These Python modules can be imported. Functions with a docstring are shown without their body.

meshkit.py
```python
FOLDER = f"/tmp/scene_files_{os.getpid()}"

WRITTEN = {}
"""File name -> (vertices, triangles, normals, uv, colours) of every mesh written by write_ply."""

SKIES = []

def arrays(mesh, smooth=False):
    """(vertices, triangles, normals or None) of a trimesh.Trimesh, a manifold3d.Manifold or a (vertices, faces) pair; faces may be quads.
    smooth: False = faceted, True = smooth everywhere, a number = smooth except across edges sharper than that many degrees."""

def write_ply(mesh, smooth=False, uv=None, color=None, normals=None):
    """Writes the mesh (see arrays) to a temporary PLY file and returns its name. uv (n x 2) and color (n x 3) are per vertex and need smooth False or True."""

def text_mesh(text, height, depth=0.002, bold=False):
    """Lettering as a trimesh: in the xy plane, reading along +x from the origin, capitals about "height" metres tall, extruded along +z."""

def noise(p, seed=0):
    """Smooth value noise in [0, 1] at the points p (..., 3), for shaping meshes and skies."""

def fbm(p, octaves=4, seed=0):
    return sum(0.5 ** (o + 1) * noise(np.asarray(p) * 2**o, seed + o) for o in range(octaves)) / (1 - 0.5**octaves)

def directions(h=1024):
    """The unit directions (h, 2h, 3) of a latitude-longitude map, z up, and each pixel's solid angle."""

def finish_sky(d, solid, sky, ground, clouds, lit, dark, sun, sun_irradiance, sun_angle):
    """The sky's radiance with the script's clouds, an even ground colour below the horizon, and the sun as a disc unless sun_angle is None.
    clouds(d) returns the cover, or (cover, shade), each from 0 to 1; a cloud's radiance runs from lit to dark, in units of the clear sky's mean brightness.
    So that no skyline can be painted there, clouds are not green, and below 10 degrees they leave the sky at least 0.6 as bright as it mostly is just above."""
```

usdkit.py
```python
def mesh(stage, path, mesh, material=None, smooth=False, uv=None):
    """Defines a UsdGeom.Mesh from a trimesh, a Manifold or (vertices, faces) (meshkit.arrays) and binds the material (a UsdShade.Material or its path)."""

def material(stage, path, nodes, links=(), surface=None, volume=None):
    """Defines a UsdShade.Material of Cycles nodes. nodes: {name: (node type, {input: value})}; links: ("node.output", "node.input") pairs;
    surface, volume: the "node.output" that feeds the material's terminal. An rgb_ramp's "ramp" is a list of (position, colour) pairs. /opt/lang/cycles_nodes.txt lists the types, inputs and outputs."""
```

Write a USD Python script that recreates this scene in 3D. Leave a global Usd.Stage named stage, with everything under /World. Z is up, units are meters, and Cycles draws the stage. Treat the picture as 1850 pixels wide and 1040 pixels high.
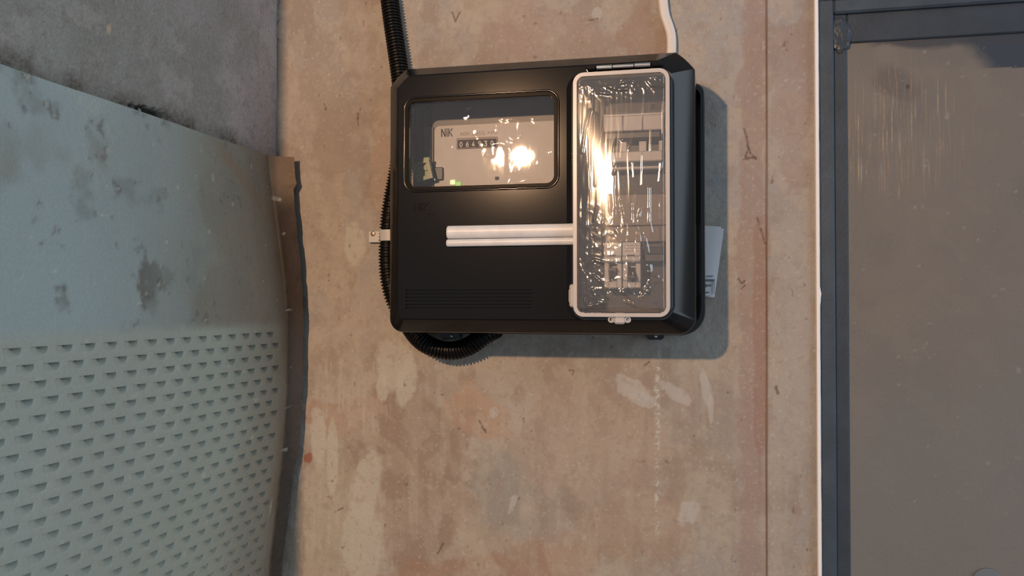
import math, random
import numpy as np, trimesh, manifold3d
import shapely
from shapely.geometry import Polygon, box as sbox
from shapely import affinity
import usdkit, meshkit
from pxr import Usd, UsdGeom, UsdLux, UsdShade, Gf, Sdf, Vt

stage = Usd.Stage.CreateInMemory()
UsdGeom.SetStageUpAxis(stage, UsdGeom.Tokens.z)
UsdGeom.SetStageMetersPerUnit(stage, 1.0)
stage.DefinePrim('/World', 'Xform')
stage.DefinePrim('/World/Looks', 'Scope')
rng = np.random.default_rng(7)
random.seed(7)

# ------------------------------------------------------------------ camera, daylight, lamp, exposure
EYE = 1.5                     # height of the camera above the floor; everything below is measured from it
F, D = 1550.0, 0.9            # focal length (of a 1850 px wide picture), distance from the back wall (y = 0)
YAW, PITCH = math.radians(12.55), math.atan(27 / F)
EXPOSURE = 0.0
LAMP = (-0.498, -1.55, 0.42)
LAMP_L, LAMP_C, LAMP_R = 4300.0, (1.0, 0.60, 0.335), 0.022
DAY_L, DAY_C = 3.6, (0.73, 0.86, 1.0)
SKY_L = 0.10

cam = UsdGeom.Camera.Define(stage, '/World/camera')
cam.CreateHorizontalApertureAttr(36.0); cam.CreateVerticalApertureAttr(36.0 * 1040 / 1850)
cam.CreateFocalLengthAttr(36.0 * F / 1850)
cam.CreateClippingRangeAttr(Gf.Vec2f(0.02, 100))
cam.CreateExposureAttr(EXPOSURE)
FW = np.array([-math.sin(YAW) * math.cos(PITCH), math.cos(YAW) * math.cos(PITCH), math.sin(PITCH)])
RT = np.array([math.cos(YAW), math.sin(YAW), 0.0]); UP = np.cross(RT, FW)
EYEP = np.array([0, -D, 0.0])
M = Gf.Matrix4d(*[float(v) for v in (*RT, 0, *UP, 0, *(-FW), 0, 0, -D, EYE, 1)])
cam.AddTransformOp().Set(M)

dome = UsdLux.DomeLight.Define(stage, '/World/sky_light')
dome.CreateIntensityAttr(SKY_L); dome.CreateColorAttr(Gf.Vec3f(*DAY_C))

def aim(prim, pos, target):
    p, t = np.array(pos, float), np.array(target, float)
    f = (t - p) / np.linalg.norm(t - p); r = np.cross(f, [0, 0, 1]); r /= np.linalg.norm(r); u = np.cross(r, f)
    prim.AddTransformOp().Set(Gf.Matrix4d(*[float(v) for v in (*r, 0, *u, 0, *(-f), 0, p[0], p[1], p[2] + EYE, 1)]))
day = UsdLux.RectLight.Define(stage, '/World/daylight_opening')
day.CreateWidthAttr(1.3); day.CreateHeightAttr(1.9); day.CreateIntensityAttr(DAY_L); day.CreateColorAttr(Gf.Vec3f(*DAY_C))
aim(day, (2.3, -1.12, 0.35), (-0.3, -0.1, 0.0))
lamp = UsdLux.SphereLight.Define(stage, '/World/warm_lamp')
lamp.CreateRadiusAttr(LAMP_R); lamp.CreateIntensityAttr(LAMP_L); lamp.CreateColorAttr(Gf.Vec3f(*LAMP_C))
lamp.AddTranslateOp().Set(Gf.Vec3d(LAMP[0], LAMP[1], LAMP[2] + EYE))

# ------------------------------------------------------------------ helpers
def aty(px, py, y=0.0):
    """where the sight line of a traced outline point meets the plane at that depth"""
    d = FW + RT * (px - 925) / F - UP * (py - 520) / F
    return EYEP + d * (y - EYEP[1]) / d[1]
def xz(px, py, y): p = aty(px, py, y); return float(p[0]), float(p[2])
def trace(p):
    q = np.asarray(p) - EYEP; z = q @ FW
    return 925 + F * (q @ RT) / z, 520 - F * (q @ UP) / z
def lin(c):
    c = np.asarray(c, float) / 255.0
    return np.where(c <= 0.04045, c / 12.92, ((c + 0.055) / 1.055) ** 2.4)
names = {}
def numbered(parent, name):
    k = names.get((parent, name), 0); names[(parent, name)] = k + 1
    return f'{parent}/{name}' if k == 0 else f'{parent}/{name}_{k:03d}'
base_of = {}
def thing(name, label, cat, loc=(0, 0, 0), group=None, kind=None):
    x = UsdGeom.Xform.Define(stage, numbered('/World', name))
    x.AddTranslateOp().Set(Gf.Vec3d(loc[0], loc[1], loc[2] + EYE))
    p = x.GetPrim(); base_of[str(p.GetPath())] = np.array(loc, float)
    tag(p, label, cat, group, kind); return p
def tag(p, label=None, cat=None, group=None, kind=None):
    p = p.GetPrim() if hasattr(p, 'GetPrim') else p
    for k, v in (('label', label), ('category', cat), ('group', group), ('kind', kind)):
        if v: p.SetCustomDataByKey(k, v)
    return p
def obj(name, mesh, mat, parent=None, smooth=False, label=None, color=None, kind=None):
    path = numbered(str(parent.GetPath()) if parent else '/World', name)
    v, f, n = meshkit.arrays(mesh, smooth)
    if parent is None: off = np.array([0, 0, -EYE])
    else: off = base_of[str(parent.GetPath())]
    v = np.asarray(v, float) - off
    m = UsdGeom.Mesh.Define(stage, path)
    m.CreatePointsAttr(Vt.Vec3fArray.FromNumpy(v.astype(np.float32)))
    m.CreateFaceVertexCountsAttr(Vt.IntArray.FromNumpy(np.full(len(f), 3, np.int32)))
    m.CreateFaceVertexIndicesAttr(Vt.IntArray.FromNumpy(f.astype(np.int32).ravel()))
    m.CreateSubdivisionSchemeAttr('none')
    if n is not None:
        m.CreateNormalsAttr(Vt.Vec3fArray.FromNumpy(n.astype(np.float32))); m.SetNormalsInterpolation('vertex')
    if color is not None:
        UsdGeom.PrimvarsAPI(m).CreatePrimvar('tint', Sdf.ValueTypeNames.Color3fArray, 'vertex').Set(Vt.Vec3fArray.FromNumpy(np.asarray(color, np.float32)))
    UsdShade.MaterialBindingAPI.Apply(m.GetPrim()).Bind(mat)
    p = m.GetPrim(); base_of[path] = off
    tag(p, label=label, kind=kind); return p
def cat(*ms): return trimesh.util.concatenate([m for m in ms if m is not None])
def cbox(x0, x1, y0, y1, z0, z1, c=0.0006):
    """box with chamfered edges"""
    c = min(c, (x1 - x0) / 2.2, (y1 - y0) / 2.2, (z1 - z0) / 2.2); P = []
    for X, sx in ((x0, 1), (x1, -1)):
        for Y, sy in ((y0, 1), (y1, -1)):
            for Z, sz in ((z0, 1), (z1, -1)):
                P += [(X, Y + sy * c, Z + sz * c), (X + sx * c, Y, Z + sz * c), (X + sx * c, Y + sy * c, Z)]
    return trimesh.convex.convex_hull(np.array(P))
def rrect(x0, x1, z0, z1, r, n=6):
    """rounded rectangle loop; r one radius or (BL, BR, TR, TL); n points per corner"""
    r = (r,) * 4 if np.ndim(r) == 0 else r
    out = []
    for (cx, cz, a0), R in zip(((x0, z0, 180), (x1, z0, 270), (x1, z1, 0), (x0, z1, 90)), r):
        sx, sz = (1 if cx == x0 else -1), (1 if cz == z0 else -1)
        for k in range(n):
            a = math.radians(a0 + 90 * k / (n - 1))
            out.append((cx + sx * R + R * math.cos(a), cz + sz * R + R * math.sin(a)))
    return np.array(out)
def loft(loops, ys, cap0=False, cap1=False):
    """skin through equal-length xz loops at depths ys (front = smaller y first)"""
    n = len(loops[0]); V = np.concatenate([np.column_stack([l[:, 0], np.full(n, y), l[:, 1]]) for l, y in zip(loops, ys)]); Fc = []
    for k in range(len(loops) - 1):
        for i in range(n):
            a, b, c, d = k * n + i, k * n + (i + 1) % n, (k + 1) * n + (i + 1) % n, (k + 1) * n + i
            Fc += [(a, c, b), (a, d, c)]
    Fc = list(Fc); V = list(V)
    for on, k, flip in ((cap0, 0, False), (cap1, len(loops) - 1, True)):
        if on:
            V.append(np.mean(V[k * n:(k + 1) * n], axis=0)); ci = len(V) - 1
            for i in range(n):
                t = (ci, k * n + i, k * n + (i + 1) % n); Fc.append(t[::-1] if flip else t)
    return trimesh.Trimesh(np.array(V), np.array(Fc), process=False)
def flat(poly, y, face=-1):
    """triangulated xz polygon at depth y looking to -y"""
    v, f = trimesh.creation.triangulate_polygon(poly, engine='earcut')
    V = np.column_stack([v[:, 0], np.full(len(v), y), v[:, 1]])
    m = trimesh.Trimesh(V, f, process=False)
    if len(f) and m.face_normals[0][1] * face < 0: m.invert()
    return m
def extr(poly, y0, y1):
    """xz polygon extruded from y0 to y1"""
    m = trimesh.creation.extrude_polygon(poly, y1 - y0, engine='earcut')
    v = m.vertices; m.vertices = np.column_stack([v[:, 0], y0 + v[:, 2], v[:, 1]]); m.invert(); return m
def tube(path, rad, n=12, caps=True):
    """circular sweep along 3-D points; rad a number or one per point"""
    P = np.asarray(path, float); T = np.gradient(P, axis=0); T /= np.linalg.norm(T, axis=1)[:, None]
    R = np.full(len(P), rad) if np.ndim(rad) == 0 else np.asarray(rad)
    u = np.cross(T[0], [0, 1, 0]); u = u if np.linalg.norm(u) > 1e-3 else np.cross(T[0], [1, 0, 0]); u /= np.linalg.norm(u); V = []
    a = np.arange(n) * 2 * math.pi / n
    for p, t, r in zip(P, T, R):
        u = u - t * (u @ t); u /= np.linalg.norm(u); w = np.cross(t, u)
        V.append(p + r * (np.cos(a)[:, None] * u + np.sin(a)[:, None] * w))
    V = np.concatenate(V); Fc = []
    for k in range(len(P) - 1):
        for i in range(n):
            q, b, c, d = k * n + i, k * n + (i + 1) % n, (k + 1) * n + (i + 1) % n, (k + 1) * n + i
            Fc += [(q, b, c), (q, c, d)]
    if caps:
        V = np.vstack([V, P[0], P[-1]]); s, e = len(V) - 2, len(V) - 1; o = (len(P) - 1) * n
        for i in range(n): Fc += [(s, (i + 1) % n, i), (e, o + i, o + (i + 1) % n)]
    return trimesh.Trimesh(V, Fc, process=False)
def spline(P, n):
    from scipy.interpolate import CubicSpline
    P = np.asarray(P, float); t = np.r_[0, np.cumsum(np.linalg.norm(np.diff(P, axis=0), axis=1))]
    return CubicSpline(t, P)(np.linspace(0, t[-1], n))
def grid(A):
    """(rows, cols, 3) points as a mesh"""
    h, w = A.shape[:2]; i = np.arange(h * w).reshape(h, w)
    a, b, c, d = i[:-1, :-1].ravel(), i[:-1, 1:].ravel(), i[1:, 1:].ravel(), i[1:, :-1].ravel()
    return trimesh.Trimesh(A.reshape(-1, 3), np.concatenate([np.column_stack([a, b, c]), np.column_stack([a, c, d])]), process=False)
def text_at(txt, h, x, y, z, bold=False, squeeze=1.0, width=None, depth=0.00025):
    """lettering standing in the xz plane, facing -y, left foot at x, z"""
    m = meshkit.text_mesh(txt, h, depth, bold); v = m.vertices.copy()
    if width: squeeze = width / (v[:, 0].max() - v[:, 0].min())
    m.vertices = np.column_stack([x + v[:, 0] * squeeze, y - v[:, 2], z + v[:, 1]]); return m
def sstep(a, b, x): t = np.clip((x - a) / (b - a), 0, 1); return t * t * (3 - 2 * t)
def fbm2(u, v, oct=4, seed=0): return meshkit.fbm(np.stack([u, v, np.zeros_like(u) + 0.37 * seed], -1), oct, seed)

# ------------------------------------------------------------------ materials
def mat(name, color, rough=0.5, spec=0.5, bump=None, metallic=0.0, var=None, **kw):
    nodes = {'p': ('principled_bsdf', {'base_color': color, 'roughness': rough, 'specular_ior_level': spec, 'metallic': metallic, **kw})}
    links = []
    if var or bump: nodes['g'] = ('geometry', {})
    if var:      # (scale, amount): slight tone variation over the surface
        nodes['vn'] = ('noise_texture', {'scale': var[0], 'detail': 5.0}); links.append(('g.position', 'vn.vector'))
        c = np.array(color); nodes['vr'] = ('rgb_ramp', {'ramp': [(0.3, tuple(c * (1 - var[1]))), (0.7, tuple(np.minimum(c * (1 + var[1]), 1)))]})
        links += [('vn.fac', 'vr.fac'), ('vr.color', 'p.base_color')]
    if bump:     # (scale, distance)
        nodes['bn'] = ('noise_texture', {'scale': bump[0], 'detail': 4.0}); nodes['b'] = ('bump', {'distance': bump[1], 'strength': 1.0})
        links += [('g.position', 'bn.vector'), ('bn.fac', 'b.height'), ('b.normal', 'p.normal')]
    return usdkit.material(stage, '/World/Looks/' + name, nodes, links, surface='p.BSDF')
def painted(name, rough, spec, bumps, grain=0.12, gscale=900.0, metallic=0.0):
    """base colour from the mesh's own stain map (primvar tint) times a fine grain"""
    nodes = {'a': ('attribute', {'attribute': 'tint'}), 'g': ('geometry', {}),
             'n': ('noise_texture', {'scale': gscale, 'detail': 3.0}), 'r': ('rgb_ramp', {'ramp': [(0.25, (1 - grain,) * 3), (0.75, (1 + 0 * grain,) * 3)]}),
             'm': ('mix', {'mix_type': 'multiply', 'fac': 1.0}), 'p': ('principled_bsdf', {'roughness': rough, 'specular_ior_level': spec, 'metallic': metallic})}
    links = [('g.position', 'n.vector'), ('n.fac', 'r.fac'), ('a.color', 'm.color1'), ('r.color', 'm.color2'), ('m.color', 'p.base_color')]
    last = None
    for i, (s, d) in enumerate(bumps):
        nodes[f'bn{i}'] = ('noise_texture', {'scale': s, 'detail': 4.0, 'roughness': 0.6}); nodes[f'b{i}'] = ('bump', {'distance': d, 'strength': 1.0})
        links += [('g.position', f'bn{i}.vector'), (f'bn{i}.fac', f'b{i}.height')]
        if last: links.append((last + '.normal', f'b{i}.normal'))
        last = f'b{i}'
    if last: links.append((last + '.normal', 'p.normal'))
    return usdkit.material(stage, '/World/Looks/' + name, nodes, links, surface='p.BSDF')
TR = 'transparent_bsdf'
def clear(name, gloss=1.0, rough=0.02, haze=0.0, hazecol=(0.9, 0.88, 0.85), base=0.0, bump=None, tint=(1, 1, 1)):
    nodes = {'t': (TR, {'color': tint}), 'gl': ('glossy_bsdf', {'color': (1, 1, 1), 'roughness': rough}), 'fr': ('fresnel', {'IOR': 1.5}),
             'k': ('math', {'math_type': 'multiply_add', 'value2': gloss, 'value3': base, 'use_clamp': True}), 'mx': ('mix_closure', {})}
    links = [('fr.fac', 'k.value1'), ('k.value', 'mx.fac'), ('gl.BSDF', 'mx.closure2')]
    if haze:
        nodes['d'] = ('diffuse_bsdf', {'color': hazecol}); nodes['tl'] = ('translucent_bsdf', {'color': hazecol}); nodes['dm'] = ('mix_closure', {'fac': 0.5}); nodes['hm'] = ('mix_closure', {'fac': haze})
        links += [('d.BSDF', 'dm.closure1'), ('tl.BSDF', 'dm.closure2'), ('t.BSDF', 'hm.closure1'), ('dm.closure', 'hm.closure2'), ('hm.closure', 'mx.closure1')]
    else: links.append(('t.BSDF', 'mx.closure1'))
    if bump:
        nodes['g'] = ('geometry', {}); nodes['mp'] = ('mapping', {'scale': (1.0, 1.0, bump[2])}); nodes['bn'] = ('noise_texture', {'scale': bump[0], 'detail': 3.0}); nodes['b'] = ('bump', {'distance': bump[1], 'strength': 1.0})
        links += [('g.position', 'mp.vector'), ('mp.vector', 'bn.vector'), ('bn.fac', 'b.height'), ('b.normal', 'gl.normal')]
    return usdkit.material(stage, '/World/Looks/' + name, nodes, links, surface='mx.closure')

M_wall = painted('concrete_plaster', 0.85, 0.25, [(160.0, 0.0006), (900.0, 0.00025)], grain=0.10)
M_rough = painted('rough_grey_plaster', 0.9, 0.2, [(230.0, 0.0022), (900.0, 0.0006)], grain=0.22, gscale=420.0)
M_sheet = painted('old_painted_steel', 0.55, 0.4, [(60.0, 0.0012), (500.0, 0.0002)], grain=0.12, gscale=500.0)
M_door = painted('brushed_door_paint', 0.42, 0.45, [(260.0, 0.0003)], grain=0.06, gscale=600.0)
M_cover = mat('black_satin_plastic', (0.007, 0.0066, 0.0066), 0.118, 0.26)
M_base = mat('black_gloss_plastic', (0.010, 0.011, 0.013), 0.25, 0.5)
M_gasket = mat('black_rubber_seal', (0.005, 0.005, 0.005), 0.3, 0.03)
M_bead = mat('black_edge_bead', (0.007, 0.007, 0.007), 0.14, 0.35)
M_conduit = mat('black_conduit_plastic', (0.005, 0.005, 0.0055), 0.40, 0.22)
M_white = mat('white_plastic', (0.56, 0.60, 0.65), 0.4, 0.5, var=(90.0, 0.06))
M_cable = mat('white_cable_sheath', (0.60, 0.60, 0.60), 0.45, 0.4)
M_clip = mat('ivory_plastic', (0.46, 0.47, 0.47), 0.45, 0.4)
M_screw = mat('dull_screw_steel', (0.20, 0.16, 0.12), 0.4, 0.5, metallic=0.8)
M_steel = mat('bright_screw_steel', (0.65, 0.65, 0.66), 0.3, 0.5, metallic=1.0)
M_chrome = mat('polished_hinge_steel', (0.75, 0.73, 0.70), 0.18, 0.5, metallic=1.0)
M_paper = mat('white_paper', (0.62, 0.63, 0.65), 0.8, 0.2)
M_ink = mat('grey_print', (0.14, 0.17, 0.18), 0.8, 0.2)
M_meter = mat('dark_meter_case', (0.045, 0.046, 0.05), 0.4, 0.4)
M_face = mat('beige_meter_face', (0.40, 0.40, 0.41), 0.45, 0.4, var=(60.0, 0.05))
M_print = mat('dark_print', (0.035, 0.03, 0.03), 0.6, 0.3)
M_faint = mat('faint_print', (0.30, 0.26, 0.23), 0.6, 0.3)
M_digit = mat('white_digits', (0.70, 0.68, 0.64), 0.6, 0.3)
M_ribs = mat('blue_grey_ribs', (0.05, 0.065, 0.085), 0.4, 0.5)
M_brk = mat('breaker_light_grey', (0.43, 0.43, 0.45), 0.4, 0.5)
M_brklabel = mat('breaker_label', (0.48, 0.48, 0.50), 0.5, 0.4)
M_black = mat('black_toggle', (0.02, 0.018, 0.018), 0.4, 0.5)
M_floor_in = mat('recess_grey_plastic', (0.030, 0.026, 0.025), 0.45, 0.4)
M_haze_brown = mat('reflected_brown_plastic', (0.13, 0.105, 0.09), 0.4, 0.5)  # brown painted in for the wall's reflection and film haze
M_frame = mat('dark_blue_grey_gloss_paint', (0.040, 0.062, 0.088), 0.42, 0.5, bump=(300.0, 0.0002), var=(35.0, 0.18))
M_frame2 = mat('navy_gloss_paint', (0.030, 0.044, 0.064), 0.42, 0.5, bump=(300.0, 0.0002), var=(35.0, 0.15))
M_trim = mat('white_sealant', (0.78, 0.79, 0.82), 0.7, 0.3, bump=(400.0, 0.0005))
M_conc = mat('grey_concrete_floor', (0.22, 0.21, 0.20), 0.85, 0.2, bump=(60.0, 0.002), var=(8.0, 0.2))
M_pane = clear('window_pane_acrylic', gloss=1.0, rough=0.016, base=0.0, haze=0.014, bump=(240.0, 0.00002, 0.35))
M_lid = clear('clear_lid_plastic', gloss=1.0, rough=0.10, base=0.0, haze=0.02)
M_film = clear('crinkled_clear_film', gloss=1.3, rough=0.115, base=0.035, haze=0.065, hazecol=(0.9, 0.86, 0.82))
M_wfilm = clear('window_film_clear', gloss=0.6, rough=0.03, base=0.0, haze=0.008)
M_rim = mat('clear_moulded_edge', (0.66, 0.66, 0.68), 0.25, 0.6, transmission_weight=0.35)
M_seal = mat('yellow_green_seal', (0.085, 0.135, 0.025), 0.25, 0.5, transmission_weight=0.1)
M_led = usdkit.material(stage, '/World/Looks/green_light', {'e': ('emission', {'color': (0.75, 1.0, 0.35), 'strength': 1.6})}, surface='e.emission')
M_ledhalo = mat('green_halo', (0.06, 0.33, 0.04), 0.3, 0.5, emission_color=(0.1, 0.8, 0.05), emission_strength=0.3)  # halo of the indicator, put into colour and emission

# ------------------------------------------------------------------ the back wall: plaster with its stains, cracks and a raised strip by the door
XR = 0.1109                                    # where the wall meets the door frame
gx = np.r_[np.linspace(-2.0, -0.52, 24), np.arange(-0.5, XR, 0.0011), XR]
gz = np.r_[np.linspace(-EYE, -0.36, 12), np.arange(-0.345, 0.345, 0.0011), np.linspace(0.36, 1.0, 8)]
X, Z = np.meshgrid(gx, gz); P = np.stack([X, np.zeros_like(X), Z], -1)
U, V = trace(P)                                # authoring coordinates for the stain map
nb, nm, nf, nh = (fbm2(X * s, Z * s, o, k) for s, o, k in ((9, 4, 1), (32, 4, 2), (120, 3, 3), (420, 2, 4)))
st = fbm2(X * 90, Z * 9, 4, 5); st2 = fbm2(X * 300, Z * 22, 3, 6)
K = np.array([0.845, 1.085, 1.39]) * 0.98       # from the look under the warm lamp to the plaster's own colour
def C(*c): return lin(c) * K
col = np.zeros(X.shape + (3,)) + C(174, 148, 124)
def lay(mask, c, a=1.0):
    global col
    m = (np.clip(mask, 0, 1) * a)[..., None]; col = col * (1 - m) + C(*c) * m
def spot(cx, cy, rx, ry, rot=0.0, rag=0.7, soft=0.25, n=None):
    a = math.radians(rot); du, dv = U - cx, V - cy
    d = np.hypot((du * math.cos(a) + dv * math.sin(a)) / rx, (-du * math.sin(a) + dv * math.cos(a)) / ry)
    return sstep(1 + 0.6 * soft, 1 - 0.6 * soft, d + rag * ((nm if n is None else n) - 0.5) * 2)
def band(mask, lo, hi): return sstep(lo, hi, mask)
lay(band(nb, 0.50, 0.62), (163, 135, 111), 0.75)
lay(band(1 - nb, 0.52, 0.66), (180, 157, 134), 0.7)
lay(band(fbm2(X * 14, Z * 10, 4, 11), 0.52, 0.60), (168, 148, 130), 0.7)
lay(band(nm, 0.56, 0.64), (182, 158, 134), 0.5)
lay(band(fbm2(X * 26, Z * 20, 4, 12), 0.57, 0.62), (157, 129, 106), 0.55)
lay(sstep(1130, 1300, U) * sstep(600, 700, V + 60 * nb), (166, 148, 130), 0.6)              # greyer towards the right
lay(sstep(1215, 1290, U) * sstep(560, 300, V), (167, 150, 137), 0.75)
lay(spot(900, 880, 70, 75, 0, 0.9), (158, 141, 122), 0.8)
lay(spot(745, 850, 120, 170, 15, 0.9), (153, 122, 98), 0.75)
lay(spot(690, 770, 55, 60, 0, 0.9), (158, 127, 103), 0.7)
lay(spot(625, 745, 70, 32, -5, 1.0), (170, 124, 96), 0.75)
lay(spot(860, 745, 75, 42, 25, 1.0), (184, 143, 112), 0.7)
lay(spot(880, 1035, 230, 35, -8, 1.0), (164, 122, 93), 0.7)
lay(band(fbm2(X * 20 + Z * 8, Z * 18, 5, 27), 0.55, 0.60), (186, 158, 130), 0.45); lay(band(1 - fbm2(X * 17, Z * 15, 5, 28), 0.56, 0.61), (154, 125, 102), 0.5)
lay(spot(1150, 960, 130, 60, 0, 1.0), (170, 138, 110), 0.6)
lay(spot(1050, 800, 130, 90, 0, 1.0), (178, 148, 122), 0.6)
lay(spot(590, 930, 60, 120, 0, 0.9), (180, 155, 126), 0.7)
lay(spot(530, 960, 25, 90, 0, 1.0), (150, 126, 102), 0.6)
lay(spot(1010, 120, 160, 60, 0, 1.0), (165, 136, 116), 0.5)
lay(spot(1170, 75, 45, 60, 0, 1.0), (163, 128, 104), 0.7)
lay(spot(950, 40, 120, 45, 0, 1.0), (172, 140, 120), 0.6)
lay(spot(590, 130, 40, 75, 8, 0.9), (160, 134, 112), 0.55)
lay(spot(545, 40, 18, 60, 5, 0.9), (150, 126, 106), 0.6)
lay(spot(690, 280, 20, 110, 0, 0.9), (178, 142, 113), 0.6)
lay(band(st, 0.56, 0.66) * sstep(560, 640, V), (183, 159, 132), 0.35)                         # trowel streaks
lay(band(st2, 0.60, 0.72) * sstep(1200, 1290, U), (176, 155, 138), 0.22)
lay(band(1 - st, 0.57, 0.68) * sstep(500, 700, V), (154, 124, 101), 0.28)
lay(band(fbm2(X * 55, Z * 45, 4, 22), 0.54, 0.64), (186, 160, 134), 0.35)
lay(band(1 - fbm2(X * 70, Z * 60, 4, 23), 0.55, 0.66), (158, 130, 107), 0.35)
lay(spot(1360, 500, 26, 700, 0, 0.7), (163, 130, 110), 0.65)                                  # rusty seam by the strip
lay(spot(1372, 620, 10, 260, 0, 0.8), (158, 112, 90), 0.5)
lay(spot(1430, 200, 40, 180, 0, 1.0), (164, 132, 113), 0.5)
lay(spot(1440, 600, 35, 220, 0, 1.0), (177, 155, 135), 0.6)
# pale filler patches
rg = 1.0
for s in ((712, 655, 34, 46, 0), (735, 690, 18, 42, 8), (690, 700, 10, 26, 0), (640, 440, 18, 36, 0), (660, 885, 26, 70, 10), (655, 980, 40, 70, 0), (600, 830, 10, 70, 0), (575, 790, 14, 60, 0)):
    lay(spot(*s, rag=0.55, n=0.5 * nm + 0.3 * st + 0.35 * nf - 0.07), (194, 172, 146), 0.75)
for s in ((1137, 700, 30, 16, 25), (1160, 722, 24, 10, 20), (1225, 712, 30, 12, 30), (1245, 925, 18, 22, 0), (1275, 705, 9, 34, -10), (1284, 735, 6, 24, 0), (1078, 24, 10, 14, 20), (925, 910, 6, 16, 20), (893, 748, 9, 12, 0)):
    lay(spot(*s, rag=1.1, n=0.5 * nf + 0.5 * nm), (192, 173, 154), 0.65)
lay(sstep(6, 1, np.abs(U - 1188 - 10 * (nm - .5))) * sstep(600, 660, V) * sstep(1000, 930, V) * band(nh, 0.50, 0.60), (205, 190, 170), 0.85)   # chalk line
lay(band(fbm2(X * 420, Z * 28, 3, 24), 0.56, 0.66) * sstep(0.45, 0.6, nm) * sstep(620, 680, V) * sstep(760, 700, U), (190, 166, 138), 0.55)
lay(band(fbm2(X * 260, Z * 200, 3, 25), 0.60, 0.68), (158, 131, 108), 0.35); lay(band(fbm2(X * 300, Z * 260, 3, 26), 0.62, 0.70), (190, 165, 140), 0.35)
lay(band(nh, 0.70, 0.76), (196, 178, 158), 0.5)                                               # pale grit
lay(band(fbm2(X * 160, Z * 110, 3, 21), 0.755, 0.80), (122, 90, 68), 0.6)                      # brown pits
lay(spot(556, 827, 9, 9, 30, 0.6, n=nf), (150, 82, 58), 0.8)
dep = (nb - .5) * 0.003 + (nm - .5) * 0.0012 + (nf - .5) * 0.0005
cracks = [([(1344, 232), (1350, 252), (1352, 268), (1347, 283)], 2.2), ([(1350, 262), (1357, 280), (1366, 286)], 2.2), ([(1342, 287), (1364, 284)], 2.6), ([(817, 22), (822, 38), (830, 22)], 1.8),
          ([(1333, 503), (1340, 512), (1345, 508)], 2), ([(1338, 522), (1345, 516)], 1.6), ([(1028, 668), (1036, 670), (1033, 678)], 1.8), ([(646, 205), (646, 226)], 1.5), ([(586, 188), (588, 198)], 1.3), ([(1165, 660), (1172, 654)], 2.4),
          ([(1367, 392), (1376, 420), (1382, 440)], 1.4), ([(865, 760), (878, 782)], 1.8), ([(790, 1000), (800, 982)], 1.6), ([(1405, 710), (1402, 700)], 4.0), ([(1080, 33), (1060, 38)], 1.6), ([(604, 925), (618, 918)], 2.0)]
for pts, w in cracks:
    d = np.full(U.shape, 1e9)
    for (a, b), (c, e) in zip(pts[:-1], pts[1:]):
        t = np.clip(((U - a) * (c - a) + (V - b) * (e - b)) / ((c - a) ** 2 + (e - b) ** 2), 0, 1)
        d = np.minimum(d, np.hypot(U - a - t * (c - a), V - b - t * (e - b)))
    mk = sstep(w * 1.1, w * 0.3, d + (nh - .5) * 4); lay(mk, (104, 78, 60), 0.75); dep += mk * 0.0005
strip = sstep(1383.5, 1387, U); dep -= strip * 0.0009
lay(sstep(3, 1, np.abs(U - 1385)), (120, 84, 64), 0.75)
dep += sstep(0.035, 0.0, np.abs(X + 0.4775)) * 0.0                         # plain at the corner
blister = spot(505, 55, 7, 16, 5, 0.3); dep -= blister * 0.002
P[..., 1] = np.where((X > -0.51) & (np.abs(Z) < 0.35), dep + 0.0008, 0.0008)
lint = trimesh.creation.box(bounds=[[XR, 0.0008, 0.306], [1.2, 0.12, 1.0]])
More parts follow.
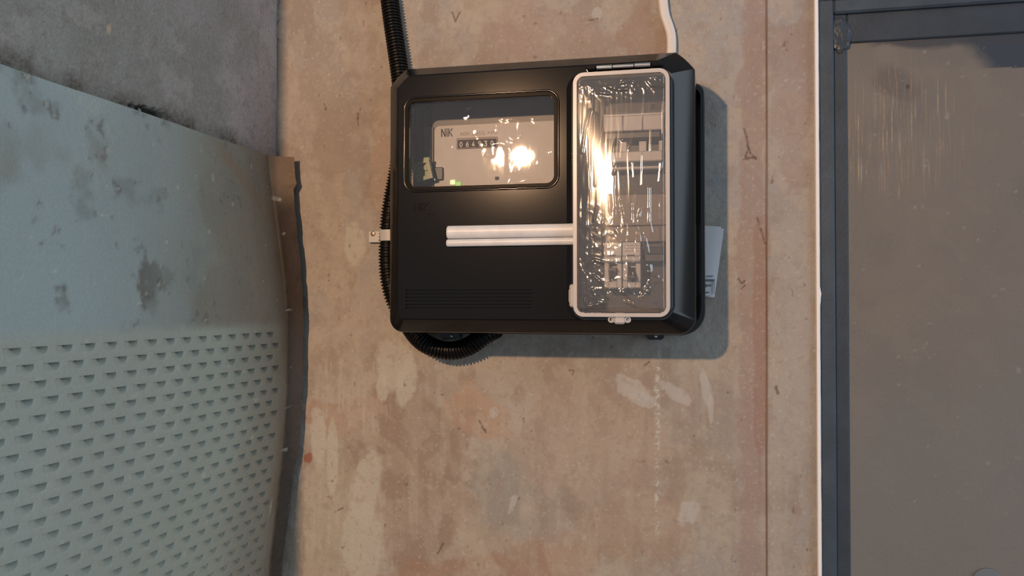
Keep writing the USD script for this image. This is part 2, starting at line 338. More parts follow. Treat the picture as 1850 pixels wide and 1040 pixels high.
wm = grid(P); nv = len(wm.vertices)
wcol = np.vstack([col.reshape(-1, 3), np.tile(C(174, 148, 124), (len(lint.vertices), 1))])
wm = cat(wm, lint)
tag(obj('wall_back', wm, M_wall, color=wcol), 'beige plastered wall with stains, filler patches and cracks behind the meter box', 'wall', kind='structure')

# ------------------------------------------------------------------ the left wall: a short rough concrete pier
XL, YN = -0.4775, -0.43
gy = np.r_[np.arange(YN, 0.0, 0.0016), 0.0]; gz = np.r_[np.linspace(-EYE, 0.10, 14), np.arange(0.105, 0.36, 0.0016), np.linspace(0.37, 1.0, 8)]
Y, Z = np.meshgrid(gy, gz); n1, n2, n3, n4 = (fbm2(Y * s, Z * s, o, k) for s, o, k in ((7, 4, 31), (40, 4, 32), (160, 3, 33), (420, 2, 34)))
def G(*c): return lin(c) * KG
KG = np.array([1.02, 1.0, 0.96]) * 2.3
col = np.zeros(Y.shape + (3,)); t = sstep(-0.35, -0.05, Y)[..., None]
col = G(112, 112, 108) * (1 - t) + G(119, 112, 112) * t
def layg(mask, c, a=1.0):
    global col
    m = (np.clip(mask, 0, 1) * a)[..., None]; col = col * (1 - m) + G(*c) * m
layg(sstep(0.5, 0.66, n1), (102, 101, 96), 0.7); layg(sstep(0.52, 0.64, n2), (126, 121, 119), 0.5); layg(sstep(0.58, 0.7, n3), (98, 94, 90), 0.45)
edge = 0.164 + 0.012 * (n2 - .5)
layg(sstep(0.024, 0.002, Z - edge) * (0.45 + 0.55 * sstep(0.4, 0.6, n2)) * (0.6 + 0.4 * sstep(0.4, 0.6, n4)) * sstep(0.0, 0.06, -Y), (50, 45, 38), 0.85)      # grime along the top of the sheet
U, V = trace(np.stack([np.full_like(Y, XL), Y, Z], -1))
hole = sstep(1.2, 0.6, np.hypot((U - 268) / 26, (V - 203 - 0.35 * (U - 268)) / 11) + 1.6 * (n3 - .5)); layg(hole, (22, 20, 18), 0.95)
layg(sstep(1.2, 0.6, np.hypot((U - 196) / 5, (V - 50) / 10) + 1.4 * (n3 - .5)), (150, 132, 108), 0.8)
layg(sstep(0.70, 0.78, n4), (132, 128, 124), 0.5)
dx = (n1 - .5) * 0.004 + (n2 - .5) * 0.003 + (n3 - .5) * 0.0012 - hole * 0.006
dx *= sstep(0, 0.01, -Y) * sstep(0, 0.01, Y - YN)
lw = grid(np.stack([XL + dx - 0.0, Y, Z], -1)); nl = len(lw.vertices)
pb = trimesh.creation.box(bounds=[[XL - 0.12, YN, -EYE], [XL - 0.006, -0.0005, 1.0]])
nw = cat(lw, pb, grid(np.array([[[XL - 0.006, YN, -EYE], [XL, YN, -EYE]], [[XL - 0.006, YN, 1.0], [XL, YN, 1.0]]])))
lc = np.vstack([col.reshape(-1, 3), np.tile(G(112, 112, 108), (len(nw.vertices) - nl, 1))])
tag(obj('wall_left', nw, M_rough, color=lc, smooth=False), 'rough grey cement rendered wall rising above the steel sheet at left', 'wall', kind='structure')
tag(obj('floor', cbox(-2.0, 1.2, -3.0, 0.12, -EYE - 0.1, -EYE, 0.002), M_conc), 'grey concrete floor below the picture', 'floor', kind='structure')

# ------------------------------------------------------------------ the steel sheet with punched louvres hanging along the left wall
ZS = np.array([-0.45, -0.301, -0.2275, -0.1542, -0.0933, -0.0324, 0.0287, 0.0902, 0.1643, 0.2]); XS = np.array([-0.474, -0.470, -0.4624, -0.4541, -0.4505, -0.4501, -0.4537, -0.4620, -0.4715, -0.4725])
from scipy.interpolate import PchipInterpolator
XZ = PchipInterpolator(ZS, XS); YB = -0.030                         # where the sheet turns across the corner
CW, CH, LW, LH = 0.0241, 0.0122, 0.0156, 0.0060                      # louvre pitch and size
Y0, ZR0, NR = -0.4369, -0.0310, 28
def warp(y, z, d=0.0):
    """sheet coordinates to space; d pushes behind the sheet"""
    y, z = np.asarray(y, float), np.asarray(z, float)
    w = 0.0022 * (fbm2(y * 14, z * 14, 2, 41) - 0.5) * 2
    far = np.clip((y + 0.42) / 0.36, 0, 1)
    return np.stack([XZ(z) * far + np.minimum(XZ(z), -0.462) * (1 - far) + w * sstep(0.0, 0.03, -y - 0.03) - d, y, z], -1)
NC = 16
def louvre_outline(n=28):
    h = n // 2; t = np.linspace(0, 1, h + 1)
    top = np.column_stack([-LW / 2 + LW * t, np.full(h + 1, 0.0)])                                          # left to right along the straight lip
    a = np.linspace(0, math.pi, h + 1)[1:-1]; e = 0.6
    arc = np.column_stack([np.sign(np.cos(a)) * np.abs(np.cos(a)) ** e * LW / 2, -np.abs(np.sin(a)) ** 0.75 * LH])  # and back round the belly
    return np.vstack([top, arc])
OUT = louvre_outline(); NO = len(OUT)
def cell_border():
    """points of the cell's rectangle opposite each outline point"""
    out = []
    for u, v in OUT:
        du, dv = u, v + LH * 0.42
        s = min((CW / 2) / max(abs(du), 1e-9), (CH / 2) / max(abs(dv), 1e-9)); out.append((du * s, dv * s))
    B = np.array(out)
    for c in ((-1, 1), (1, 1), (1, -1), (-1, -1)):
        q = np.array(c) * (CW / 2, CH / 2); B[np.argmin(np.hypot(*(B - q).T))] = q
    return B + (0, -LH * 0.42)
BOR = cell_border()
SV, SF, lou = [], [], []
def add(m):
    SF.append(np.asarray(m.faces) + sum(len(v) for v in SV)); SV.append(np.asarray(m.vertices))
for r in range(NR):
    zc = ZR0 - r * CH; off = CW / 2 if r % 2 else 0.0
    for k in range(NC + 1):
        yc = Y0 + off + (k + 0.5) * CW
        if yc + CW / 2 > YB - 0.004: continue
        rings = [OUT, OUT * 0.72 + BOR * 0.28, BOR]; n = NO
        pts = np.concatenate([warp(yc + R[:, 0], zc + R[:, 1], 0.0004 * (i == 0)) for i, R in enumerate(rings)])
        Fc = [t for j in (0, 1) for i in range(n) for t in ((j * n + i, (j + 1) * n + (i + 1) % n, (j + 1) * n + i), (j * n + i, j * n + (i + 1) % n, (j + 1) * n + (i + 1) % n))]
        add(trimesh.Trimesh(pts, Fc, process=False)); lou.append((yc, zc))
    ye = max(y for y, z in lou if z == zc) + CW / 2                     # plain margins left and right of each row
    zz = np.array([zc - LH * 0.42 - CH / 2, zc - LH * 0.42 + CH / 2])
    for a, b, m in ((Y0, Y0 + off, 4), (ye, YB, 6)):
        if b - a > 1e-4:
            yy, z2 = np.meshgrid(np.linspace(a, b, m), zz); add(grid(warp(yy, z2)))
ztop = ZR0 - LH * 0.42 + CH / 2; zbot = ZR0 - (NR - 1) * CH - LH * 0.42 - CH / 2
yy, z2 = np.meshgrid(np.linspace(Y0, YB, 190), np.linspace(ztop, 0.1643, 100)); g = warp(yy, z2)
add(grid(g))
yy, z2 = np.meshgrid(np.linspace(Y0, YB, 60), np.linspace(zbot - 0.05, zbot, 10)); add(grid(warp(yy, z2)))
# unseen near margin, added to keep lamp light out of the gap
zz = np.linspace(zbot - 0.05, 0.1643, 120); Sg, Zg = np.meshgrid(np.linspace(0, 1, 4), zz)
add(grid(np.stack([XL + 0.0012 + (np.minimum(XZ(Zg), -0.462) - XL - 0.0012) * Sg, Y0 - 0.006 * (1 - Sg), Zg], -1)))
# the far margin, bent across the corner towards the back wall
zz = np.linspace(zbot - 0.05, 0.1643, 330); ss = np.linspace(0, 1, 9); Sg, Zg = np.meshgrid(ss, zz)
wid = np.interp(Zg, [-0.40, -0.30, -0.22, -0.09, 0.03, 0.10, 0.128, 0.134, 0.1643], [0.006, 0.008, 0.010, 0.0125, 0.014, 0.016, 0.018, 0.0225, 0.0225])
ragged = 0.0032 * (fbm2(Zg * 70, Zg * 0, 3, 44) - 0.5) * (Sg > 0.85)
xe = XZ(Zg) + Sg * wid + ragged; ye = YB + 0.018 * Sg ** 0.6
add(grid(np.stack([xe, ye, Zg], -1)))
SVv = np.concatenate(SV); sheet = trimesh.Trimesh(SVv, np.concatenate(SF), process=False)
sheet.merge_vertices(digits_vertex=6)
sv = sheet.vertices; y_, z_ = sv[:, 1], sv[:, 2]
def sheet_color(y_, z_):
    n1, n2, n3 = (fbm2(y_ * s, z_ * s, o, k) for s, o, k in ((9, 4, 51), (42, 4, 52), (130, 3, 53)))
    KS = np.array([1.07, 1.0, 0.87]) * 1.45
    def S(*c): return lin(c) * KS
    t = sstep(-0.40, -0.10, y_ + 0.16 * (n1 - .5))[:, None]
    c = S(134, 150, 158) * (1 - t) + S(116, 119, 116) * t
    def put(c, m, k, a): m = (np.clip(m, 0, 1) * a)[:, None]; return c * (1 - m) + S(*k) * m
    up = sstep(-0.028, -0.015, z_)
    c = put(c, 1 - up, (142, 151, 148), 0.8)
    c = put(c, sstep(0.54, 0.70, n2) * up, (108, 116, 118), 0.55)
    c = put(c, sstep(0.52, 0.62, n1) * up * sstep(0.16, 0.06, z_), (112, 112, 106), 0.8)
    c = put(c, sstep(0.56, 0.66, n2) * sstep(0.035, 0.02, np.abs(z_ - 0.028)) * sstep(-0.2, -0.3, y_), (78, 74, 66), 0.8)   # grime band
    c = put(c, sstep(0.60, 0.68, n3) * sstep(0.50, 0.60, n2) * up, (84, 88, 88), 0.6)
    c = put(c, sstep(0.010, 0.0, np.abs(z_ - 0.156 + 0.07 * sstep(-0.15, 0, y_)) - 0.004) * sstep(-0.16, -0.10, y_), (124, 104, 88), 0.55)
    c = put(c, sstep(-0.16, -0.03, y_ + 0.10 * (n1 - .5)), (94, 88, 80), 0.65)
    c = put(c, sstep(-0.055, -0.015, y_ + 0.03 * (n2 - .5)), (84, 66, 50), 0.7)                  # browner towards the corner
    c = put(c, sstep(-0.030, -0.024, y_ + 0.006 * (n3 - .5)) * sstep(0.135, 0.10, z_), (36, 29, 24), 0.85)  # lower flange dirt deepened in colour to stand in for shade
    c = put(c, sstep(0.70, 0.78, n3), (165, 170, 168), 0.5)
    return c
pl = thing('steel_sheet', 'bluish grey steel sheet with rows of punched louvres hung along the left wall', 'metal sheet', (XL, -0.2, -0.3))
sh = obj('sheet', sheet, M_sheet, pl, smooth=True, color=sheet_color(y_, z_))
def tongue(yc, zc):
    """the dished tongue behind one slot: joined to the sheet along its belly, pushed back under the straight lip, deepest at its far corner"""
    m = len(OUT) // 2; lip = OUT[:m + 1]; arc = np.vstack([OUT[0], OUT[:m:-1], OUT[m]])
    rows = []
    for f in np.linspace(0, 1, 5):
        q = lip * (1 - f) + arc * f; deep = (1 - f) ** 0.7 * (0.0014 + 0.0078 * sstep(-0.4, 1.0, lip[:, 0] / (LW / 2)))
        deep = deep * np.clip(1 - np.abs(lip[:, 0] / (LW / 2)) ** 8, 0.0, 1) ** (0.5)
        rows.append(warp(yc + q[:, 0], zc + q[:, 1], deep + 0.0004))
    return grid(np.array(rows))
vis = sorted(lou, key=lambda q: q[0])
inview = []
for y_c, z_c in lou:
    u, v = trace(warp(y_c, z_c));
    if u > -15 and v < 1050: inview.append((y_c, z_c))
inview.sort(key=lambda q: q[0]); rest = [q for q in lou if q not in set(inview)] + inview[300:]
for q in inview[:300]:
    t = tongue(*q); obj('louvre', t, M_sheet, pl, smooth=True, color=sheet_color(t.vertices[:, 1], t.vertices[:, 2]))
if rest:
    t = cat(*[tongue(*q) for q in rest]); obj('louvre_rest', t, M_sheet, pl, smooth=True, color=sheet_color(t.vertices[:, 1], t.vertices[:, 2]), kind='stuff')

# ------------------------------------------------------------------ the steel door at the right
xj0, xj1, xj2 = XR + 0.0026, xz(1508, 500, 0)[0], xz(1532.5, 500, 0.004)[0]
zh0, zh1, zh2 = xz(1500, 27, 0)[1], 0.3015, xz(1600, 74, 0.004)[1]
dr = thing('door_1', 'grey painted steel door in a dark blue grey frame right of the meter wall', 'door', (XR, 0.0, -EYE), kind='structure')
obj('jamb', cbox(xj0, xj1, -0.004, 0.05, -EYE, zh1, 0.0015), M_frame, dr, label='dark blue grey door jamb')
obj('stop', cbox(xj1 - 0.001, xj2, 0.002, 0.05, -EYE, zh0 + 0.002, 0.0015), M_frame2, dr, label='darker inner door stop')
obj('header', cbox(xj1, 1.0, -0.004, 0.05, zh0, zh1, 0.002), M_frame, dr, label='steel blue frame header')
obj('header_stop', cbox(xj2, 1.0, 0.002, 0.05, zh2, zh0 + 0.001, 0.0012), M_frame2, dr, label='navy inner header')
gx = np.r_[np.arange(xj2 - 0.002, 0.36, 0.0012), np.linspace(0.37, 1.0, 12)]; gz = np.r_[np.linspace(-EYE, -0.36, 10), np.arange(-0.35, zh2 + 0.002, 0.0012)]
X, Z = np.meshgrid(gx, gz); U, V = trace(np.stack([X, np.full_like(X, 0.0045), Z], -1))
n1, n2, n3 = (fbm2(X * s, Z * s, o, k) for s, o, k in ((10, 4, 61), (45, 4, 62), (150, 3, 63))); br = fbm2(X * 420, Z * 16, 3, 64); br2 = fbm2(X * 900, Z * 30, 2, 65)
KD = np.array([0.92, 1.02, 1.06]) * 0.84
def Dc(*c): return lin(c) * KD
col = np.zeros(X.shape + (3,)) + Dc(124, 116, 111)
def layd(mask, c, a=1.0):
    global col
    m = (np.clip(mask, 0, 1) * a)[..., None]; col = col * (1 - m) + Dc(*c) * m
layd(sstep(0.5, 0.62, n1), (115, 110, 106), 0.6); layd(sstep(0.55, 0.66, n2), (130, 122, 114), 0.35); layd(sstep(500, 900, V), (126, 124, 122), 0.7)
bm_ = sstep(1.25, 0.55, np.hypot((U - 1640) / 130, (V - 235) / 130) + 0.5 * (n2 - .5))
layd(sstep(0.50, 0.66, br) * bm_, (134, 120, 106), 0.35)  # warm glints of the brush strokes painted into the colour
layd(sstep(1.3, 0.6, np.hypot((U - 1620) / 40, (V - 150) / 30) + 1.0 * (n2 - .5)), (100, 90, 88), 0.5)
navy = (V < 122 + 5 * (n2 - .5)) * sstep(1735, 1790, U + 0.9 * (V - 95) * -1 + 20 * (n3 - .5))
layd(navy, (58, 66, 80), 1.0)
layd((sstep(88, 76, V + 22 * (n2 - .5))) * sstep(1560, 1600, U), (62, 66, 76), 0.85)
layd(sstep(1.2, 0.7, np.hypot((U - 1640) / 4, (V - 156) / 5) + (n3 - .5)), (70, 60, 56), 0.8)
layd(sstep(0.72, 0.78, n3), (160, 156, 150), 0.4)
dd = ((br - .5) * 0.0009 + (br2 - .5) * 0.0004) * (0.06 + bm_) + (n1 - .5) * 0.0014 + (n2 - .5) * 0.0003
door = grid(np.stack([X, 0.0052 + dd, Z], -1))
obj('panel', door, M_door, dr, color=col.reshape(-1, 3), label='grey brown brushed door panel with navy overpaint at top')
bx, bz = xz(1785, 1053, 0.003)
a = np.linspace(0, 2 * math.pi, 33)[:-1]; ring = np.column_stack([np.cos(a), np.sin(a)])
obj('lock_boss', loft([ring * r + (bx, bz) for r in (0.0115, 0.0135, 0.0142)], [0.0030, 0.0036, 0.0065], cap0=True), mat('blue_grey_lock_paint', (0.13, 0.16, 0.19), 0.6, 0.3), dr, smooth=40, label='round blue grey lock boss')
wx, wz = xz(1518, 62, 0); wb = trimesh.creation.icosphere(subdivisions=4, radius=1.0); vv = wb.vertices
wb.vertices = vv * (0.009, 0.0022, 0.015) * (0.75 + 0.7 * meshkit.fbm(vv * 2.6, 3, 71))[:, None] + (wx, 0.001, wz)
obj('weld_bead', wb, M_frame2, dr, smooth=True, label='lumpy weld at the frame corner')
# white sealant lines beside and above the frame
zz = np.linspace(-EYE, 0.31, 500); wob = 0.0004 * (fbm2(zz * 60, zz * 0, 3, 81) - 0.5) + 0.0022 * np.exp(-((zz - xz(1478, 535, 0)[1]) / 0.006) ** 2) * (fbm2(zz * 400, zz * 0, 2, 82))
ring = [(-0.0004, 0.004), (-0.0004, -0.0030), (0.0004, -0.0046), (0.0030, -0.0046), (0.0038, -0.0035), (0.0038, 0.004)]
A = np.array([[(XR - 0.0012 + px_ + (w if px_ > 0.0011 else 0), py_, z) for px_, py_ in ring] for z, w in zip(zz, wob)])
tag(obj('trim_1', grid(A[:, ::-1]), M_trim, smooth=40), 'thin white sealant line between the beige wall and the door frame', 'trim', kind='structure')
tag(obj('trim_2', cbox(XR + 0.002, 1.0, -0.0055, 0.05, 0.302, 0.306, 0.0008), M_trim), 'white strip above the dark door header', 'trim', kind='structure')

# ------------------------------------------------------------------ the meter box
YF, YR, YC, YK = -0.112, -0.093, -0.030, -0.004          # front face, rim, back of the cover, back of the base
bxm = thing('meter_box', 'large black plastic electric meter enclosure with a window and a clear lidded bay', 'meter box', (-0.155, 0.0, -0.032))
rim = (-0.3040, -0.0065, -0.0290, 0.2325)
def cor(x0, x1, z0, z1, r): return rrect(x0, x1, z0, z1, r, n=9)
def chamfer_top(L, n=9):
    """flatten the two upper corners to straight chamfers with softened ends"""
    L = L.copy()
    for s in (2, 3):
        a, b = L[s * n].copy(), L[(s + 1) * n - 1].copy()
        for k in range(n):
            t = k / (n - 1); q = a + (b - a) * t; L[s * n + k] = q * 0.8 + L[s * n + k] * 0.2
    return L
front = chamfer_top(cor(-0.2885, -0.0285, -0.0150, 0.2195, (0.006, 0.010, 0.012, 0.012)))
frontb = chamfer_top(cor(-0.2900, -0.0268, -0.0165, 0.2210, (0.007, 0.011, 0.013, 0.013)))
rimA = chamfer_top(cor(rim[0] + 0.001, rim[1] - 0.001, rim[2] + 0.001, rim[3] - 0.001, (0.013, 0.015, 0.0165, 0.0165)))
rimB = chamfer_top(cor(*rim, (0.014, 0.016, 0.0172, 0.0172)))
back = chamfer_top(cor(rim[0] - 0.001, rim[1] + 0.0012, rim[2] - 0.001, rim[3] + 0.0005, (0.014, 0.017, 0.0175, 0.0175)))
WIN = [xz(p[0], p[1], YF) for p in ((737, 183), (1006, 170), (1003, 334), (738, 340))]
wx0, wx1, wz0, wz1 = -0.2795, -0.1340, 0.1107, 0.1958
win_in = Polygon(rrect(wx0, wx1, wz0, wz1, 0.0085, 8)); win_out = win_in.buffer(0.0028, 16)
lx0, lx1, lz0, lz1 = -0.1150, -0.0285, -0.0125, 0.2095
bay = Polygon(rrect(lx0 + 0.003, lx1 - 0.003, lz0 + 0.004, lz1 - 0.004, 0.007, 8))
grooves = [sbox(xz(733, y, YF)[0], xz(840, y, YF)[1] - 0.0006, xz(960, y, YF)[0], xz(840, y, YF)[1] + 0.0006) for y in (524, 530.5, 537, 543.5, 550, 556)]
lid_hole, face_poly = bay, Polygon(front).difference(win_in).difference(bay)
for g_ in grooves: face_poly = face_poly.difference(g_)
def walls(poly, y0, y1):
    L = np.array(poly.exterior.coords)[:-1]
    if not poly.exterior.is_ccw: L = L[::-1]
    m = loft([L, L], [y0, y1]); m.invert(); return m
cov = [flat(face_poly, YF), loft([front, frontb, rimA, rimB, back, back * 0.999], [YF, YF + 0.0006, YR - 0.002, YR, YC, YC])]
cov += [walls(win_in, YF, YF + 0.012), walls(bay, YF, -0.058)]
for g_ in grooves: cov += [walls(g_, YF, YF + 0.002), flat(g_, YF + 0.002)]
obj('cover', cat(*cov), M_cover, bxm, smooth=28, label='black satin front cover with vent grooves')
obj('recess_floor', flat(bay.buffer(0.004), -0.058), M_floor_in, bxm, label='dark floor of the breaker bay')
b0 = rrect(-0.3020, 0.0022, -0.0322, 0.2190, (0.02, 0.024, 0.011, 0.011), 9)
def grow(L, d): return np.array(Polygon(L).buffer(d, join_style=2).exterior.coords) if False else L + np.sign(L - L.mean(0)) * d
obj('base', loft([grow(b0, -0.004), grow(b0, -0.0008), b0, b0, grow(b0, -0.002)], [-0.0325, -0.0320, -0.0300, -0.006, -0.0015], cap1=True), M_base, bxm, smooth=30, label='glossy black back shell')
obj('back_plate', flat(Polygon(grow(b0, -0.006)), -0.010), M_black, bxm)
# window: bead round it, black seal, pane
bead = np.array(win_out.exterior.coords)[:-1]
def ring_tube(poly, y, r, n=8):
    L = np.array(poly.exterior.segmentize(0.004).coords); L = np.column_stack([L[:, 0], np.full(len(L), y), L[:, 1]])
    return tube(L, r, n, caps=False)
obj('window_bead', ring_tube(win_in.buffer(0.0030, 16), YF, 0.0011), M_bead, bxm, smooth=True, label='thin raised bead round the meter window')
obj('window_seal', extr(win_in.buffer(0.0019, 16).difference(win_in.buffer(-0.0012, 16)), YF - 0.0006, YF + 0.003), M_gasket, bxm, smooth=30, label='black window seal')
pn = win_in.buffer(-0.001, 16)
pane = extr(pn, YF + 0.0012, YF + 0.0030); pv = pane.vertices.copy(); pv[:, 1] += (pv[:, 2] - wz0) * 0.010 - (pv[:, 0] - wx0) * 0.009 + 0.0008; pane.vertices = pv
obj('window_pane', pane, M_pane, bxm, label='clear pane of the meter window')
obj('embossed_mark', cat(text_at('NiK', 0.0068, xz(746, 382, YF)[0], YF + 0.0001, xz(746, 380, YF)[1], True, depth=0.0009), text_at('DOT', 0.0030, xz(772, 389, YF)[0], YF + 0.0001, xz(772, 389, YF)[1], depth=0.0004)), M_cover, bxm, label='raised lettering in the black plastic')
# clear lid over the breaker bay
seat = Polygon(rrect(-0.1150, -0.0285, -0.0125, 0.2095, 0.0095, 10))
def ringloft(polys, ys):
    m = []
    L = [np.array(p) for p in polys]; return loft(L, ys)
sl_ = [rrect(-0.1150 - d, -0.0285 + d * 0.4, -0.0125 - d * 0.4, 0.2095 + d * 0.35, 0.0095 + d * 0.6, 10) for d in (0.001, 0.0032, 0.005, 0.007, 0.0095)]
obj('lid_seat', loft(sl_, [YF - 0.0024, YF - 0.0022, YF - 0.0015, YF - 0.0005, YF + 0.0004]), M_cover, bxm, smooth=True, label='raised black seat round the clear lid')
lid_o = Polygon(rrect(lx0, lx1, lz0, lz1, 0.0095, 10)); YL = -0.128
edge_o, edge_i = lid_o, lid_o.buffer(-0.0034, 16)
obj('lid_frame', extr(edge_o.difference(edge_i), YL + 0.0005, YF - 0.004), M_rim, bxm, smooth=30, label='whitish moulded edge of the clear lid')
obj('lid_flange', extr(lid_o.buffer(0.0030, 16).difference(edge_i), YF - 0.004, YF - 0.0008), M_lid, bxm, smooth=30, label='clear outer lip of the lid')
px_ = np.linspace(lx0 + 0.0034, lx1 - 0.0034, 40); pz_ = np.linspace(lz0 + 0.0036, lz1 - 0.0036, 90); Xp, Zp = np.meshgrid(px_, pz_)
def lid_bulge(X_, Z_):
    u_ = (X_ - lx0) / (lx1 - lx0) * 2 - 1; v_ = np.clip((Z_ - lz0) / (lz1 - lz0), 0, 1)
    return 0.0060 * np.clip(1 - u_ ** 2, 0, 1) * np.clip(np.sin(np.pi * v_ ** 0.50), 0, 1) ** 0.8
Yp = YL + 0.0027 - lid_bulge(Xp, Zp); ga = grid(np.stack([Xp, Yp, Zp], -1)); gb = grid(np.stack([Xp, Yp + 0.0014, Zp], -1)); gb.invert()
obj('lid_pane', cat(ga, gb), M_lid, bxm, smooth=True, label='clear front of the breaker lid')
hx = [xz(p, 118, YF)[0] for p in (1078, 1107, 1146, 1176)]; hz = xz(1127, 119, YF - 0.004)[1]
for i, (a_, b_) in enumerate(zip(hx[:-1], hx[1:])):
    obj('hinge_knuckle', tube([(a_ + 0.0004, YF - 0.003, hz), (b_ - 0.0004, YF - 0.003, hz)], 0.0021 if i != 1 else 0.0018, 14), M_chrome, bxm, smooth=40, label='bright hinge knuckle')
for a_, b_ in ((1060, 1077), (1177, 1196)):
    obj('hinge_mount', cbox(xz(a_, 118, YF)[0], xz(b_, 118, YF)[0], YF - 0.0045, YF + 0.001, hz - 0.0018, hz + 0.002, 0.0008), M_cover, bxm)
# clasp at the bottom of the lid, clip at its left
cx, cz = xz(1120, 577, YF - 0.008)
cl = [cbox(cx - 0.0085, cx + 0.0085, YF - 0.011, YF - 0.001, cz - 0.003, cz + 0.0022, 0.0016), cbox(cx - 0.0050, cx + 0.0050, YF - 0.014, YF - 0.003, cz - 0.0040, cz + 0.0065, 0.0016)]
cl += [tube([(cx + s * 0.0075 + 0.0022 * math.cos(t), YF - 0.0125, cz + 0.0022 * math.sin(t)) for t in np.linspace(0, 2 * math.pi, 20)], 0.0008, 8, caps=False) for s in (-1, 1)]
obj('clasp', cat(*cl), M_rim, bxm, smooth=30, label='clear clasp at the bottom of the lid')
kx, kz = xz(1035, 534, YF - 0.006)
obj('side_clip', cat(cbox(kx - 0.0028, kx + 0.0022, YF - 0.010, YF - 0.001, kz - 0.0105, kz + 0.0105, 0.0014), cbox(kx - 0.0038, kx + 0.0004, YF - 0.008, YF - 0.002, kz - 0.0065, kz + 0.0065, 0.0012)), M_rim, bxm, smooth=30, label='clear clip on the left edge of the lid')
# mounting lugs with screws
for px_, w in ((815, 0.019), (1184, 0.017)):
    ux, uz = xz(px_, 606, -0.012)
    lg = obj('mounting_lug', extr(Polygon(rrect(ux - w / 2, ux + w / 2, uz - 0.0042, uz + 0.012, (0.003, 0.003, 0.001, 0.001), 5)), -0.0135, -0.0004), M_base, bxm, smooth=30)
    sx, sz = xz(px_ + 1, 607, -0.014)
    obj('screw', loft([ring_ * r + (sx, sz) for r in (0.0006, 0.0015, 0.0020, 0.0020) for ring_ in [np.column_stack([np.cos(a), np.sin(a)])]], [-0.0155, -0.0152, -0.0142, -0.013], cap0=True), M_steel, lg, smooth=40)

# ------------------------------------------------------------------ the electricity meter behind the window
YM = -0.066
mt = thing('electricity_meter', 'beige faced electricity meter with a black counter behind the enclosure window', 'electricity meter', (-0.2, -0.012, 0.07))
obj('case', extr(Polygon(rrect(-0.2700, -0.1220, 0.070, 0.2060, 0.010, 6)), -0.062, -0.0105), M_meter, mt, smooth=30, label='dark grey case')
fx0, fz1 = xz(785, 228, YM)
obj('face', extr(Polygon(rrect(fx0, -0.1260, 0.090, fz1, 0.0055, 6)), YM, -0.0615), M_face, mt, smooth=30, label='beige face')
for k in range(5):
    rx = xz(766 + 3.6 * k, 250, YM)[0]
    obj('rib', cbox(rx - 0.0007, rx + 0.0007, -0.064, -0.058, 0.09, xz(766, 229, YM)[1], 0.0003), M_ribs, mt)
px2m = (xz(900, 260, YM)[0] - xz(800, 260, YM)[0]) / 100
obj('brand_print', cat(text_at('NiK', 0.0078, xz(796, 248, YM)[0], YM, xz(796, 247, YM)[1], True, width=21 * px2m)), M_print, mt, label='dark printed lettering')
obj('type_print', text_at('NIK 2301 AP2', 0.0034, xz(831, 245, YM)[0], YM, xz(831, 245, YM)[1], width=66 * px2m), M_faint, mt, label='faint grey type line')
for k in range(3): obj('small_print', text_at(('3x220/380V', '5(60)A 50Hz', '1600 imp/kWh')[k], 0.0018, xz(868, 0, YM)[0], YM, xz(868, 284 + 9 * k, YM)[1], depth=0.0001), M_faint, mt) if False else None
qx0, qz1 = xz(825, 250, YM); qx1, qz0 = xz(899, 266.5, YM)
cn = obj('counter', cat(cbox(qx0, qx1, YM - 0.0012, YM + 0.001, qz0, qz1, 0.0004)), M_faint, mt, label='framed counter')
obj('counter_window', cbox(qx0 + 0.0015, qx1 - 0.0012, YM - 0.0016, YM, qz0 + 0.001, qz1 - 0.0022, 0.0003), M_print, cn, label='black number strip')
dw = (qx1 - qx0 - 0.004) / 6
for k, ch in enumerate('064930'):
    obj('digit', text_at(ch, 0.0050, qx0 + 0.0032 + k * dw, YM - 0.0016, qz0 + 0.0018, True, width=0.0030), M_digit, cn)
ex, ez = xz(818, 329, YM); obj('indicator_light', cbox(ex - 0.0024, ex + 0.0024, YM - 0.001, YM + 0.001, ez - 0.0022, ez + 0.0022, 0.0004), M_led, mt, label='lit yellow green indicator')
ex, ez = xz(829, 333, YM); obj('indicator_halo', cbox(ex - 0.0035, ex + 0.0025, YM - 0.0007, YM + 0.001, ez - 0.0035, ez + 0.0030, 0.0004), M_ledhalo, mt, label='green glow around the indicator built as a lit block')  # halo round the light, built as a coloured glowing block
ex, ez = xz(898, 322, YM); obj('port', cbox(ex - 0.0020, ex + 0.0020, YM - 0.0006, YM + 0.001, ez - 0.0016, ez + 0.0016, 0.0003), M_print, mt, label='small dark port')
ex, ez = xz(793, 314, YM); obj('latch', cbox(ex - 0.0050, ex + 0.0050, YM - 0.003, YM + 0.001, ez - 0.0065, ez + 0.0065, 0.0008), M_meter, mt)
# the yellow green seal
sx, sz = xz(764, 305, -0.078)
sq = [(-0.0115, 0.0035), (0.006, 0.0095), (0.0105, -0.009), (-0.0045, -0.0125)]
sp = Polygon([(sx + u, sz + v) for u, v in sq]).buffer(0.0008)
sl = thing('plastic_seal', 'translucent yellow green plastic seal inside the lower left of the meter window', 'seal', (sx, -0.078, sz))
obj('seal_body', extr(sp.difference(affinity.scale(sp, 0.62, 0.62)), -0.081, -0.0745), M_seal, sl, smooth=30)
obj('seal_plate', extr(sp.buffer(-0.0008), -0.0775, -0.0760), M_seal, sl)
obj('seal_post', tube([(sx + 0.004, -0.0665, sz + 0.001), (sx + 0.004, -0.080, sz + 0.001)], 0.0028, 12), M_seal, sl, smooth=40)
obj('seal_tab', cbox(sx + 0.001, sx + 0.008, -0.0805, -0.077, sz + 0.008, sz + 0.0115, 0.0006), M_seal, sl)
